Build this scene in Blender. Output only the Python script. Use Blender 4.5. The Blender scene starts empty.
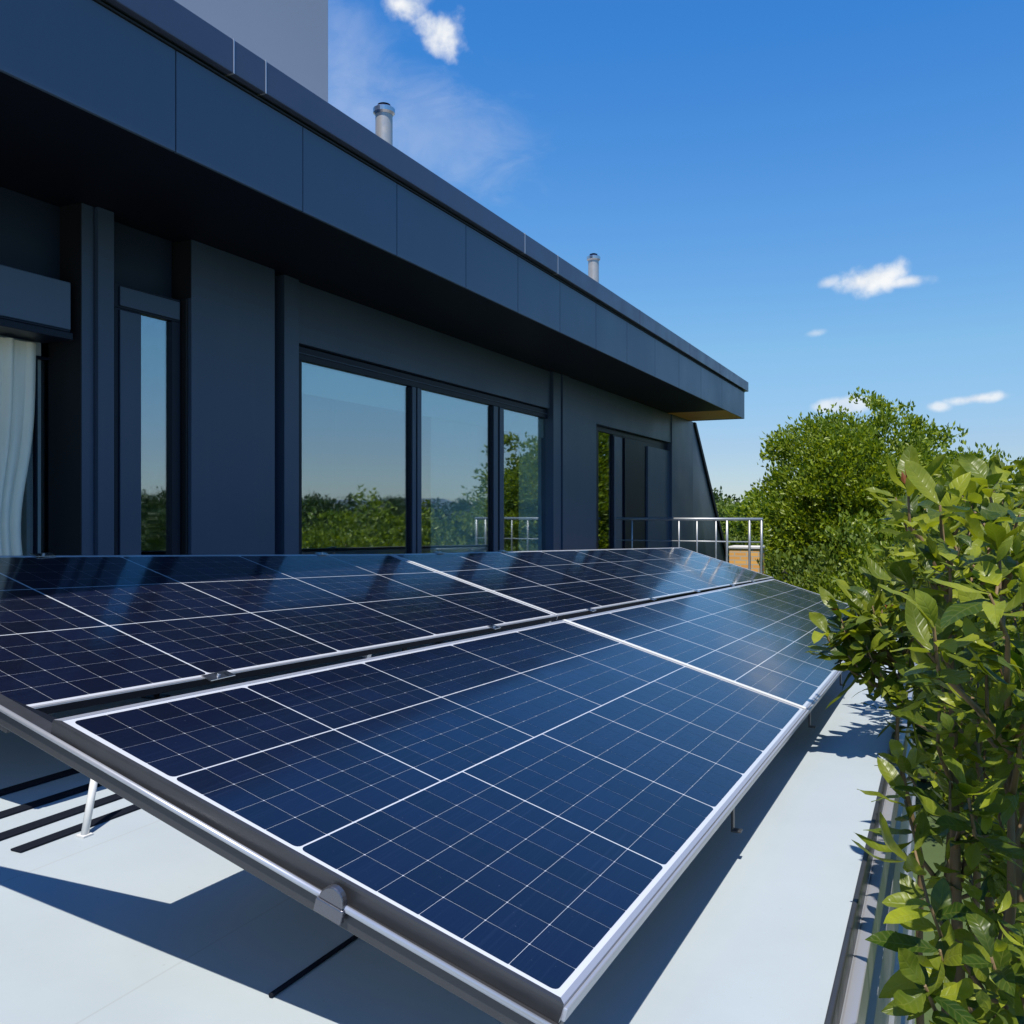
import bpy, math, random
from math import radians, sin, cos, pi
from mathutils import Vector, Matrix, noise
random.seed(7)
scene = bpy.context.scene
C = scene.collection

# ------------------------------------------------------------------ camera
F = 900.0; HZ = 511.5; TH = math.atan(431 / F); CT, ST = cos(TH), sin(TH)
cam = bpy.data.cameras.new('camera'); cam.lens = 36 * F / 1024; cam.sensor_width = 36
cam.clip_start = 0.05; cam.clip_end = 6000
co = bpy.data.objects.new('camera', cam); C.objects.link(co)
co.location = (0, 0, 0); co.rotation_euler = (radians(90), 0, TH)
scene.camera = co

# ------------------------------------------------------------------ light
SUN = Vector((.083, -.42, 1.0)).normalized()          # direction towards the sun
elev = math.asin(SUN.z); az = math.atan2(SUN.x, SUN.y)
sl = bpy.data.lights.new('sun', 'SUN'); sl.energy = 5.0; sl.angle = radians(.5); sl.color = (1, .95, .86)
so = bpy.data.objects.new('sun', sl); C.objects.link(so)
so.rotation_euler = (-SUN).to_track_quat('-Z', 'Y').to_euler()

scene.view_settings.view_transform = 'Standard'; scene.view_settings.look = 'None'
scene.view_settings.exposure = 0.3; scene.view_settings.gamma = 1

def ray(u, v):
    r = (u - 512) / F
    return Vector((r * CT - ST, r * ST + CT, (HZ - v) / F))

W = bpy.data.worlds.new('World'); scene.world = W; W.use_nodes = True
nt = W.node_tree; N = nt.nodes; L = nt.links; N.clear()
def wn(t, **k):
    n = N.new(t)
    for a, b in k.items(): setattr(n, a, b)
    return n
def wmath(op, a, b=None, c=None, clamp=False):
    n = wn('ShaderNodeMath', operation=op, use_clamp=clamp)
    for i, x in enumerate((a, b, c)):
        if x is None: continue
        if isinstance(x, (int, float)): n.inputs[i].default_value = x
        else: L.new(x, n.inputs[i])
    return n.outputs[0]
out = wn('ShaderNodeOutputWorld'); bg = wn('ShaderNodeBackground'); L.new(bg.outputs[0], out.inputs[0])
sky = wn('ShaderNodeTexSky', sky_type='NISHITA', sun_disc=False)
sky.sun_elevation = elev; sky.sun_rotation = az; sky.ozone_density = 2.0; sky.air_density = 1.25; sky.dust_density = .0
hsv = wn('ShaderNodeHueSaturation'); hsv.inputs['Saturation'].default_value = 1.0; L.new(sky.outputs[0], hsv.inputs['Color'])
tc = wn('ShaderNodeTexCoord'); G = tc.outputs['Generated']
cmask = None
# the deep polarised blue of this sky: tint by elevation above the horizon
sxyz = wn('ShaderNodeSeparateXYZ'); L.new(G, sxyz.inputs[0])
tint = wn('ShaderNodeValToRGB'); L.new(sxyz.outputs[2], tint.inputs[0])
el = tint.color_ramp.elements
while len(el) < 6: el.new(.5)
for e_, (z_, c_) in zip(el, ((0, (.34, .46, .74)), (.07, (.37, .47, .70)), (.17, (.41, .60, .75)), (.30, (.32, .61, .88)), (.46, (.19, .58, .98)), (1, (.14, .50, 1.0)))):
    e_.position = z_; e_.color = (*c_, 1)
tm = wn('ShaderNodeMix', data_type='RGBA', blend_type='MULTIPLY'); tm.inputs[0].default_value = 1
L.new(hsv.outputs[0], tm.inputs[6]); L.new(tint.outputs[0], tm.inputs[7])
def dot(vec):
    n = wn('ShaderNodeVectorMath', operation='DOT_PRODUCT'); L.new(G, n.inputs[0]); n.inputs[1].default_value = vec
    return n.outputs['Value']
nz = wn('ShaderNodeTexNoise'); nz.inputs['Scale'].default_value = 34; nz.inputs['Detail'].default_value = 7
nz.inputs['Roughness'].default_value = .52; L.new(G, nz.inputs['Vector'])
nz2 = wn('ShaderNodeTexNoise'); nz2.inputs['Scale'].default_value = 9; nz2.inputs['Detail'].default_value = 8
nz2.inputs['Roughness'].default_value = .6; nz2.inputs['Distortion'].default_value = 1.2
mp = wn('ShaderNodeMapping'); mp.inputs['Scale'].default_value = (1, 1, 2.2); mp.inputs['Rotation'].default_value = (.3, .6, 0)
L.new(G, mp.inputs['Vector']); L.new(mp.outputs[0], nz2.inputs['Vector'])
# cloud: centre direction, half sizes, tilt, density, softness, noise
for (u, v, w, h, tl, den, soft, na, nn) in [
        (410, 4, 24, 13, 6, 1.0, 1.0, 2.1, nz), (440, 30, 27, 20, -25, 1.0, 1.0, 2.1, nz),
        (872, 278, 32, 14, 4, 1.0, .85, 1.7, nz), (905, 281, 24, 6, 2, .9, 1.0, 1.6, nz), (830, 281, 14, 6, 12, .6, 1.0, 1.6, nz),
        (978, 398, 28, 5, 4, .9, 1.0, 1.6, nz), (938, 406, 12, 5, 0, .7, 1.0, 1.6, nz),
        (846, 405, 28, 9, 3, .7, .6, 1.2, nz), (815, 333, 11, 4, 6, .4, 1.0, 2.2, nz),
        (440, 135, 100, 60, -20, .20, 1.0, 1.6, nz2), (355, 110, 60, 130, 20, .24, 1.0, 1.4, nz2),
        (-500, 300, 260, 60, 3, .5, .8, 1.6, nz2)]:
    n0 = ray(u, v).normalized(); r0 = Vector((n0.y, -n0.x, 0)).normalized(); u0 = r0.cross(n0)
    a = radians(tl); r1 = r0 * cos(a) + u0 * sin(a); u1 = u0 * cos(a) - r0 * sin(a)
    sc = F / ray(u, v).length
    A = wmath('MULTIPLY', dot(r1), sc / w)
    B = wmath('MULTIPLY', dot(u1), sc / h)
    rr = wmath('SQRT', wmath('ADD', wmath('MULTIPLY', A, A), wmath('MULTIPLY', B, B)))
    rr = wmath('ADD', rr, wmath('MULTIPLY', wmath('SUBTRACT', nn.outputs[0], .5), -na))
    m = wn('ShaderNodeMapRange', interpolation_type='SMOOTHSTEP'); L.new(rr, m.inputs[0])
    m.inputs[1].default_value = 1.05; m.inputs[2].default_value = 1.05 - soft; m.inputs[3].default_value = 0; m.inputs[4].default_value = den
    front = wmath('GREATER_THAN', dot(n0), .3)
    mm = wmath('MULTIPLY', m.outputs[0], front)
    cmask = mm if cmask is None else wmath('MAXIMUM', cmask, mm)
cm = wn('ShaderNodeMix', data_type='RGBA'); L.new(cmask, cm.inputs[0]); L.new(tm.outputs[2], cm.inputs[6])
cc_ = wn('ShaderNodeMapRange'); L.new(nz.outputs[0], cc_.inputs[0]); cc_.inputs[1].default_value = .35; cc_.inputs[2].default_value = .6
cx = wn('ShaderNodeMix', data_type='RGBA'); L.new(cc_.outputs[0], cx.inputs[0]); cx.inputs[6].default_value = (4.0, 4.4, 5.0, 1); cx.inputs[7].default_value = (5.4, 5.5, 5.6, 1)
L.new(cx.outputs[2], cm.inputs[7])
L.new(cm.outputs[2], bg.inputs[0]); bg.inputs[1].default_value = .14

# ------------------------------------------------------------------ helpers
class MB:
    def __init__(s): s.v = []; s.f = []; s.sm = []; s.at = []
    def quad(s, pts, smooth=False):
        b = len(s.v); s.v += [tuple(p) for p in pts]; s.f.append(tuple(range(b, b + len(pts)))); s.sm.append(smooth)
    def hexa(s, lo, hi):                     # lo, hi: 4 points each
        b = len(s.v); s.v += [tuple(p) for p in lo] + [tuple(p) for p in hi]
        for q in ((3, 2, 1, 0), (4, 5, 6, 7), (0, 1, 5, 4), (1, 2, 6, 5), (2, 3, 7, 6), (3, 0, 4, 7)):
            s.f.append(tuple(b + i for i in q)); s.sm.append(False)
    def box(s, x0, x1, y0, y1, z0, z1):
        s.hexa([(x0, y0, z0), (x1, y0, z0), (x1, y1, z0), (x0, y1, z0)], [(x0, y0, z1), (x1, y0, z1), (x1, y1, z1), (x0, y1, z1)])
    def tube(s, pts, rad, n=10, cap=True):
        pts = [Vector(p) for p in pts]; b = len(s.v)
        if isinstance(rad, (int, float)): rad = [rad] * len(pts)
        up = Vector((.13, .31, .94)).normalized()
        for i, p in enumerate(pts):
            t = (pts[min(i + 1, len(pts) - 1)] - pts[max(i - 1, 0)]).normalized()
            if abs(t.dot(up)) > .97: a = t.cross(Vector((1, 0, 0))).normalized()
            else: a = t.cross(up).normalized()
            c = t.cross(a)
            for k in range(n):
                q = p + (a * cos(2 * pi * k / n) + c * sin(2 * pi * k / n)) * rad[i]; s.v.append(tuple(q))
        for i in range(len(pts) - 1):
            for k in range(n):
                k2 = (k + 1) % n
                s.f.append((b + i * n + k, b + i * n + k2, b + (i + 1) * n + k2, b + (i + 1) * n + k)); s.sm.append(True)
        if cap:
            s.f.append(tuple(b + k for k in range(n))[::-1]); s.sm.append(False)
            e = b + (len(pts) - 1) * n; s.f.append(tuple(e + k for k in range(n))); s.sm.append(False)
    def lathe(s, x, y, prof, n=28):
        b = len(s.v)
        for r, z in prof:
            for k in range(n): s.v.append((x + r * cos(2 * pi * k / n), y + r * sin(2 * pi * k / n), z))
        for i in range(len(prof) - 1):
            for k in range(n):
                k2 = (k + 1) % n
                s.f.append((b + i * n + k, b + i * n + k2, b + (i + 1) * n + k2, b + (i + 1) * n + k)); s.sm.append(False)
    def build(s, name, mat, parent=None, bevel=0, fixn=True):
        me = bpy.data.meshes.new(name); me.from_pydata(s.v, [], s.f); me.update()
        me.polygons.foreach_set('use_smooth', s.sm)
        if s.at:
            while len(s.at) < len(s.v): s.at.append((0, 0, 0))
            at = me.attributes.new('leaf_grid', 'FLOAT_VECTOR', 'POINT'); at.data.foreach_set('vector', [q for p in s.at for q in p])
        if fixn:
            import bmesh
            bm = bmesh.new(); bm.from_mesh(me); bmesh.ops.recalc_face_normals(bm, faces=bm.faces); bm.to_mesh(me); bm.free()
        me.materials.append(mat)
        o = bpy.data.objects.new(name, me); C.objects.link(o)
        if parent is not None:
            o.parent = parent; o.location = -Vector(parent_world(parent))
        if bevel:
            m = o.modifiers.new('bevel', 'BEVEL'); m.width = bevel; m.segments = 2; m.limit_method = 'ANGLE'
        return o
def parent_world(p):
    l = Vector(p.location)
    while p.parent is not None:
        p = p.parent; l = l + Vector(p.location)
    return l
def tag(o, label=None, cat=None, group=None, kind=None):
    if label: o['label'] = label
    if cat: o['category'] = cat
    if group: o['group'] = group
    if kind: o['kind'] = kind
    return o
def thing(name, loc, label, cat, group=None):
    o = bpy.data.objects.new(name, None); C.objects.link(o); o.location = loc; o.empty_display_size = .2
    return tag(o, label, cat, group)

def mat(name, col, rough=.5, metal=0, coat=0, coat_rough=.03, spec=.5, var=0, vscale=3, bump=0, bscale=30, rvar=0, stretch=None):
    m = bpy.data.materials.new(name); m.use_nodes = True
    t = m.node_tree; p = t.nodes['Principled BSDF']
    p.inputs['Base Color'].default_value = (*col, 1); p.inputs['Roughness'].default_value = rough
    p.inputs['Metallic'].default_value = metal; p.inputs['Coat Weight'].default_value = coat
    p.inputs['Coat Roughness'].default_value = coat_rough; p.inputs['Specular IOR Level'].default_value = spec
    c = t.nodes.new('ShaderNodeTexCoord'); mpn = t.nodes.new('ShaderNodeMapping'); t.links.new(c.outputs['Object'], mpn.inputs[0])
    if stretch: mpn.inputs['Scale'].default_value = stretch
    if var or rvar:
        n = t.nodes.new('ShaderNodeTexNoise'); n.inputs['Scale'].default_value = vscale; n.inputs['Detail'].default_value = 6
        n.inputs['Roughness'].default_value = .6
        t.links.new(mpn.outputs[0], n.inputs['Vector'])
        if var:
            mx = t.nodes.new('ShaderNodeMix'); mx.data_type = 'RGBA'; t.links.new(n.outputs[0], mx.inputs[0])
            mx.inputs[6].default_value = (*[x * (1 - var) for x in col], 1); mx.inputs[7].default_value = (*[min(1, x * (1 + var)) for x in col], 1)
            t.links.new(mx.outputs[2], p.inputs['Base Color'])
        if rvar:
            mr = t.nodes.new('ShaderNodeMapRange'); t.links.new(n.outputs[0], mr.inputs[0])
            mr.inputs[1].default_value = .3; mr.inputs[2].default_value = .7
            mr.inputs[3].default_value = max(.02, rough - rvar); mr.inputs[4].default_value = rough + rvar
            t.links.new(mr.outputs[0], p.inputs['Roughness'])
    if bump:
        n2 = t.nodes.new('ShaderNodeTexNoise'); n2.inputs['Scale'].default_value = bscale; n2.inputs['Detail'].default_value = 4
        t.links.new(mpn.outputs[0], n2.inputs['Vector'])
        bp = t.nodes.new('ShaderNodeBump'); bp.inputs['Strength'].default_value = bump; bp.inputs['Distance'].default_value = .02
        t.links.new(n2.outputs[0], bp.inputs['Height']); t.links.new(bp.outputs[0], p.inputs['Normal'])
    return m

def leafmat(name, c1, c2, trans=.35, rough=.4, tcol=None):
    m = bpy.data.materials.new(name); m.use_nodes = True; t = m.node_tree; p = t.nodes['Principled BSDF']
    g = t.nodes.new('ShaderNodeNewGeometry'); r = t.nodes.new('ShaderNodeValToRGB')
    e = r.color_ramp.elements; e[0].color = (*c1, 1); e[1].color = (*c2, 1)
    t.links.new(g.outputs['Random Per Island'], r.inputs[0]); t.links.new(r.outputs[0], p.inputs['Base Color'])
    p.inputs['Roughness'].default_value = rough; p.inputs['Specular IOR Level'].default_value = .35
    tr = t.nodes.new('ShaderNodeBsdfTranslucent'); mx = t.nodes.new('ShaderNodeMixShader'); mx.inputs[0].default_value = trans
    hs = t.nodes.new('ShaderNodeMix'); hs.data_type = 'RGBA'; hs.blend_type = 'MULTIPLY'; hs.inputs[0].default_value = 1
    t.links.new(r.outputs[0], hs.inputs[6]); hs.inputs[7].default_value = (*(tcol or (1.8, 1.7, .5)), 1)
    t.links.new(hs.outputs[2], tr.inputs[0])
    t.links.new(p.outputs[0], mx.inputs[1]); t.links.new(tr.outputs[0], mx.inputs[2])
    t.links.new(mx.outputs[0], t.nodes['Material Output'].inputs[0])
    return m

def weather(m, amt=.09, warp=.25):
    t = m.node_tree; p = t.nodes['Principled BSDF']; src = p.inputs['Base Color'].links[0].from_socket
    c = t.nodes.new('ShaderNodeTexCoord'); a = t.nodes.new('ShaderNodeMapping'); a.inputs['Scale'].default_value = (9, 9, .7); t.links.new(c.outputs['Object'], a.inputs[0])
    n = t.nodes.new('ShaderNodeTexNoise'); n.inputs['Scale'].default_value = 1.3; n.inputs['Detail'].default_value = 7; n.inputs['Roughness'].default_value = .65; t.links.new(a.outputs[0], n.inputs[0])
    r = t.nodes.new('ShaderNodeMapRange'); t.links.new(n.outputs[0], r.inputs[0]); r.inputs[1].default_value = .50; r.inputs[2].default_value = .78; r.inputs[4].default_value = amt
    mx = t.nodes.new('ShaderNodeMix'); mx.data_type = 'RGBA'; t.links.new(r.outputs[0], mx.inputs[0]); t.links.new(src, mx.inputs[6]); mx.inputs[7].default_value = (.13, .145, .17, 1)
    t.links.new(mx.outputs[2], p.inputs['Base Color'])
    n2 = t.nodes.new('ShaderNodeTexNoise'); n2.inputs['Scale'].default_value = 1.6; n2.inputs['Detail'].default_value = 1; t.links.new(c.outputs['Object'], n2.inputs[0])
    bp = t.nodes.new('ShaderNodeBump'); bp.inputs['Strength'].default_value = warp; bp.inputs['Distance'].default_value = .02
    t.links.new(n2.outputs[0], bp.inputs['Height']); t.links.new(bp.outputs[0], p.inputs['Normal'])
M = {}
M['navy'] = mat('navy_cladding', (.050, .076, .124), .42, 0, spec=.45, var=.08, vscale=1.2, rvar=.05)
M['navy_fascia'] = mat('navy_fascia_sheet', (.068, .104, .162), .40, 0, spec=.5, var=.07, vscale=.8, rvar=.05)
M['coping'] = mat('grey_navy_coping', (.078, .096, .150), .38, .2, var=.12, vscale=3, rvar=.08)
M['frame'] = mat('black_navy_window_frame', (.008, .013, .026), .42, 0, spec=.22)
M['joint'] = mat('dark_joint', (.008, .009, .012), .7)
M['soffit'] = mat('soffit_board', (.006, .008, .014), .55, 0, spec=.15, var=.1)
for k_ in ('navy', 'navy_fascia', 'coping'): weather(M[k_])
M['tower'] = mat('pale_grey_render', (.42, .43, .50), .75, 0, var=.05, vscale=.6, bump=.05, bscale=80)
M['soffit_glow'] = mat('orange_soffit_glow', (.75, .34, .08), .55, 0, var=.25, vscale=2, stretch=(1, 8, 1))  # warm glow of light painted as the colour of the soffit end
M['rail'] = mat('dull_galvanised_tube', (.34, .35, .36), .42, .6, var=.2, vscale=8)
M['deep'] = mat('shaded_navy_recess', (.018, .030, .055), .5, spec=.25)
M['steel'] = mat('brushed_steel', (.55, .56, .58), .28, 1, rvar=.08, vscale=20, stretch=(1, 1, .1))
M['pipe'] = mat('flue_steel', (.46, .44, .42), .42, .45, rvar=.1, vscale=12)
M['alu'] = mat('anodised_aluminium', (.46, .47, .51), .34, .55, var=.05, vscale=8, rvar=.06, stretch=(1, .1, 1))
M['darkalu'] = mat('dark_grey_aluminium', (.058, .060, .066), .36, .45, var=.15, vscale=14, rvar=.08, bump=.04, bscale=300)
M['railalu'] = mat('mill_finish_rail', (.17, .17, .19), .25, .8, rvar=.06, vscale=10)
M['galv'] = mat('galvanised_sheet', (.30, .31, .32), .48, .35, var=.3, vscale=3, rvar=.12, stretch=(1, .15, 3))
M['white_metal'] = mat('white_painted_steel', (.60, .60, .58), .45)
M['brick'] = None
M['black'] = mat('shadow_black', (.006, .008, .014), .7, spec=.12)
M['bark'] = mat('bark', (.13, .095, .06), .85, var=.35, vscale=14, bump=.5, bscale=40)
M['twig'] = mat('young_twig', (.17, .11, .05), .7, var=.3, vscale=20)
M['interior'] = mat('interior_plaster', (.62, .65, .64), .8)
M['darkfloor'] = mat('interior_floor', (.30, .27, .22), .6)
M['shade'] = mat('roller_shade_cloth', (.80, .86, .82), .8, bump=.1, bscale=200)
M['curtain'] = mat('cream_curtain_cloth', (.90, .82, .66), .85, var=.06, vscale=3)
M['paving'] = mat('pale_paving', (.58, .56, .52), .8, var=.2, vscale=2.5, bump=.2)

def brick_mat():
    m = bpy.data.materials.new('orange_brick'); m.use_nodes = True; t = m.node_tree; p = t.nodes['Principled BSDF']
    c = t.nodes.new('ShaderNodeTexCoord'); mp_ = t.nodes.new('ShaderNodeMapping'); mp_.inputs['Rotation'].default_value = (radians(-90), 0, 0)
    b = t.nodes.new('ShaderNodeTexBrick'); b.inputs['Scale'].default_value = 1
    b.inputs['Color1'].default_value = (.80, .42, .10, 1); b.inputs['Color2'].default_value = (.68, .31, .07, 1); b.inputs['Mortar'].default_value = (.5, .4, .26, 1)
    b.inputs['Mortar Size'].default_value = .012; b.inputs['Brick Width'].default_value = .22; b.inputs['Row Height'].default_value = .075
    t.links.new(c.outputs['Object'], mp_.inputs[0]); t.links.new(mp_.outputs[0], b.inputs[0]); t.links.new(b.outputs[0], p.inputs['Base Color'])
    p.inputs['Roughness'].default_value = .85
    return m
M['brick'] = brick_mat()

def glass_mat(name, refl, tint):
    m = bpy.data.materials.new(name); m.use_nodes = True; t = m.node_tree; t.nodes.remove(t.nodes['Principled BSDF'])
    tr = t.nodes.new('ShaderNodeBsdfTransparent'); tr.inputs[0].default_value = (*tint, 1)
    gl = t.nodes.new('ShaderNodeBsdfGlossy'); gl.inputs['Roughness'].default_value = .02; gl.inputs[0].default_value = (.88, .95, .97, 1)
    n = t.nodes.new('ShaderNodeTexNoise'); n.inputs['Scale'].default_value = .7; bp = t.nodes.new('ShaderNodeBump'); bp.inputs['Strength'].default_value = .03
    bp.inputs['Distance'].default_value = .05; t.links.new(n.outputs[0], bp.inputs['Height']); t.links.new(bp.outputs[0], gl.inputs['Normal'])
    mx = t.nodes.new('ShaderNodeMixShader'); mx.inputs[0].default_value = refl
    t.links.new(tr.outputs[0], mx.inputs[1]); t.links.new(gl.outputs[0], mx.inputs[2]); t.links.new(mx.outputs[0], t.nodes['Material Output'].inputs[0])
    return m
M['glass'] = glass_mat('coated_window_glass', .34, (.80, .88, .88))

def terrace_mat():
    m = mat('roof_membrane', (.345, .390, .412), .6, var=.14, vscale=1.3, bump=.06, bscale=9)
    t = m.node_tree; p = t.nodes['Principled BSDF']
    src = p.inputs['Base Color'].links[0].from_socket
    c = t.nodes.new('ShaderNodeTexCoord')
    n = t.nodes.new('ShaderNodeTexNoise'); n.inputs['Scale'].default_value = 60; n.inputs['Detail'].default_value = 8; t.links.new(c.outputs['Object'], n.inputs[0])
    r = t.nodes.new('ShaderNodeMapRange'); t.links.new(n.outputs[0], r.inputs[0]); r.inputs[1].default_value = .68; r.inputs[2].default_value = .8
    r.inputs[3].default_value = 0; r.inputs[4].default_value = .45
    # faint lap seams that run along the terrace
    sx = t.nodes.new('ShaderNodeSeparateXYZ'); t.links.new(c.outputs['Object'], sx.inputs[0])
    a = t.nodes.new('ShaderNodeMath'); a.operation = 'PINGPONG'; t.links.new(sx.outputs[0], a.inputs[0]); a.inputs[1].default_value = .42
    b = t.nodes.new('ShaderNodeMath'); b.operation = 'LESS_THAN'; t.links.new(a.outputs[0], b.inputs[0]); b.inputs[1].default_value = .003
    k = t.nodes.new('ShaderNodeMath'); k.operation = 'MULTIPLY'; t.links.new(b.outputs[0], k.inputs[0]); k.inputs[1].default_value = .25
    x = t.nodes.new('ShaderNodeMath'); x.operation = 'MAXIMUM'; t.links.new(r.outputs[0], x.inputs[0]); t.links.new(k.outputs[0], x.inputs[1])
    mx = t.nodes.new('ShaderNodeMix'); mx.data_type = 'RGBA'; t.links.new(x.outputs[0], mx.inputs[0]); t.links.new(src, mx.inputs[6])
    mx.inputs[7].default_value = (.22, .22, .20, 1)
    t.links.new(mx.outputs[2], p.inputs['Base Color'])
    return m
M['terrace'] = terrace_mat()

def cell_mat():
    m = bpy.data.materials.new('silicon_cells_under_glass'); m.use_nodes = True; t = m.node_tree; p = t.nodes['Principled BSDF']
    g = t.nodes.new('ShaderNodeNewGeometry'); rp = t.nodes.new('ShaderNodeValToRGB'); e = rp.color_ramp.elements
    e[0].color = (.0010, .0024, .011, 1); e[1].color = (.0018, .0043, .021, 1)
    t.links.new(g.outputs['Random Per Island'], rp.inputs[0])
    c = t.nodes.new('ShaderNodeTexCoord'); sx = t.nodes.new('ShaderNodeSeparateXYZ'); t.links.new(c.outputs['Object'], sx.inputs[0])
    # fine finger lines along Y and a few bus bars
    mp_ = t.nodes.new('ShaderNodeMapping'); mp_.inputs['Scale'].default_value = (260, 1.2, 260); t.links.new(c.outputs['Object'], mp_.inputs[0])
    n = t.nodes.new('ShaderNodeTexNoise'); n.inputs['Scale'].default_value = 1; n.inputs['Detail'].default_value = 2; t.links.new(mp_.outputs[0], n.inputs[0])
    r = t.nodes.new('ShaderNodeMapRange'); t.links.new(n.outputs[0], r.inputs[0]); r.inputs[1].default_value = .52; r.inputs[2].default_value = .78; r.inputs[4].default_value = .09
    mx = t.nodes.new('ShaderNodeMix'); mx.data_type = 'RGBA'; t.links.new(r.outputs[0], mx.inputs[0]); t.links.new(rp.outputs[0], mx.inputs[6])
    mx.inputs[7].default_value = (.05, .075, .16, 1)
    # specks of dust
    d = t.nodes.new('ShaderNodeTexNoise'); d.inputs['Scale'].default_value = 150; d.inputs['Detail'].default_value = 3; t.links.new(c.outputs['Object'], d.inputs[0])
    d2 = t.nodes.new('ShaderNodeMapRange'); t.links.new(d.outputs[0], d2.inputs[0]); d2.inputs[1].default_value = .72; d2.inputs[2].default_value = .80; d2.inputs[4].default_value = .5
    m2 = t.nodes.new('ShaderNodeMix'); m2.data_type = 'RGBA'; t.links.new(d2.outputs[0], m2.inputs[0]); t.links.new(mx.outputs[2], m2.inputs[6])
    m2.inputs[7].default_value = (.16, .19, .27, 1)
    t.links.new(m2.outputs[2], p.inputs['Base Color'])
    p.inputs['Roughness'].default_value = .45; p.inputs['Specular IOR Level'].default_value = .25
    p.inputs['Coat Weight'].default_value = 1; p.inputs['Coat IOR'].default_value = 1.5
    s = t.nodes.new('ShaderNodeTexNoise'); s.inputs['Scale'].default_value = 2.2; s.inputs['Detail'].default_value = 7; t.links.new(c.outputs['Object'], s.inputs[0])
    cr = t.nodes.new('ShaderNodeMapRange'); t.links.new(s.outputs[0], cr.inputs[0]); cr.inputs[1].default_value = .3; cr.inputs[2].default_value = .7
    cr.inputs[3].default_value = .07; cr.inputs[4].default_value = .15; t.links.new(cr.outputs[0], p.inputs['Coat Roughness'])
    return m
M['cell'] = cell_mat()
M['sheet'] = mat('white_backsheet', (.52, .54, .58), .5, coat=1, coat_rough=.05)

# ------------------------------------------------------------------ geometry helpers tied to the building grid
def Yu(u, X):                                # Y on the plane x = X seen in image column u
    k = (u - 512) / F
    return (X * (CT + k * ST)) / (k * CT - ST)
def XY(u, Y):                                 # ground position seen in column u at depth Y
    k = (u - 512) / F; return Y * (k * CT - ST) / (CT + k * ST)
def Zv(v, X, Y): return (HZ - v) / F * (-X * ST + Y * CT)
H = 1.10                                     # eye above the terrace floor
ZG = -4.6                                    # ground
XE = -.2245                                  # outer edge of the terrace
XW = -5.0                                    # facade
ZS = 2.0                                     # soffit
XF = -3.82                                   # fascia

# ------------------------------------------------------------------ the setting
def ground():
    m = MB(); n = 60; S = 2600
    def g(i): t = (i / n) * 2 - 1; return S * t * abs(t) ** 1.5
    for i in range(n + 1):
        for j in range(n + 1): m.v.append((g(i), g(j), ZG))
    for i in range(n):
        for j in range(n):
            a = i * (n + 1) + j; m.f.append((a, a + n + 1, a + n + 2, a + 1)); m.sm.append(False)
    o = m.build('ground', mat('lawn_and_soil', (.055, .085, .022), .9, var=.45, vscale=.35, bump=.6, bscale=12))
    tag(o, kind='structure')
ground()
m = MB(); m.box(XE + .03, 1.1, -6, 8.6, ZG - .05, ZG + .02)
tag(m.build('path', M['paving']), kind='structure')
def hills():
    m = MB(); n = 220
    for i in range(n + 1):
        a = radians(-75) + radians(190) * i / n     # heading clockwise from +Y
        h = 20 + 26 * noise.noise(Vector((i * .05, 1.7, 0))) + 14 * noise.noise(Vector((i * .17, 4.7, 0))) + 4 * noise.noise(Vector((i * .5, 9, 0)))
        if a < radians(15): h *= .35
        D = 1150
        for (dd, z) in ((D - 350, ZG - 2), (D - 120, ZG + h * .55), (D, ZG + max(h, 4)), (D + 350, ZG - 2)):
            m.v.append((dd * sin(a), dd * cos(a), z))
    for i in range(n):
        for k in range(3):
            b = i * 4 + k; m.f.append((b, b + 4, b + 5, b + 1)); m.sm.append(True)
    tag(m.build('hills', mat('blue_green_hills', (.075, .10, .12), .95, var=.35, vscale=.012)), kind='structure')
hills()
# terrace slab: wide part by the building and the narrow strip beside the array
m = MB(); m.box(XW + .02, XE, -5, 8.6, -H - .28, -H); tag(m.build('terrace_floor', M['terrace']), kind='structure')
m = MB(); m.box(XW + .02, -2.48, 8.602, 14.9, -H - .28, -H); tag(m.build('terrace_floor', M['terrace']), kind='structure')

# ------------------------------------------------------------------ house
house = thing('house', (XW, 8, ZG), 'dark navy metal clad house with a wide flat roof overhang and tall sliding windows', 'house')
def hp(name, mb, mt, parent=None, bevel=0):
    return mb.build(name, mt, parent or house, bevel)
yw = lambda u: Yu(u, XW)
YEND = yw(693)
# lower storey below the terrace and its edge trim
m = MB(); m.box(-12, XW, -5, YEND, ZG, -H); hp('base_wall', m, M['navy'])
m = MB()
m.box(-4.9, XE - .02, -5, 8.58, ZG, -H - .30); hp('lower_wall', m, M['tower'])
# ribbed galvanised cladding of the terrace face
m = MB(); prof = []
z = -H - .30; k = 0
while z > ZG + .1:
    prof += [(XE - .012, z), (XE - .012, z - .34), (XE + .010, z - .36), (XE + .010, z - .70)]; z -= .72
for i in range(len(prof) - 1):
    (x0, z0), (x1, z1) = prof[i], prof[i + 1]
    m.quad([(x0, -5, z0), (x0, 8.59, z0), (x1, 8.59, z1), (x1, -5, z1)])
hp('ribbed_cladding', m, M['galv'])
m = MB()
m.box(XE - .006, XE + .010, -5, 8.605, -H - .075, -H + .006)
hp('edge_flashing', m, M['darkalu'], bevel=.004)
m = MB()
m.box(XE + .012, XE + .046, -5, 8.6, -H - .20, -H - .078); m.box(XE - .01, XE + .013, -5, 8.6, -H - .298, -H - .078)
hp('edge_trim', m, M['alu'], bevel=.004)

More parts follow.
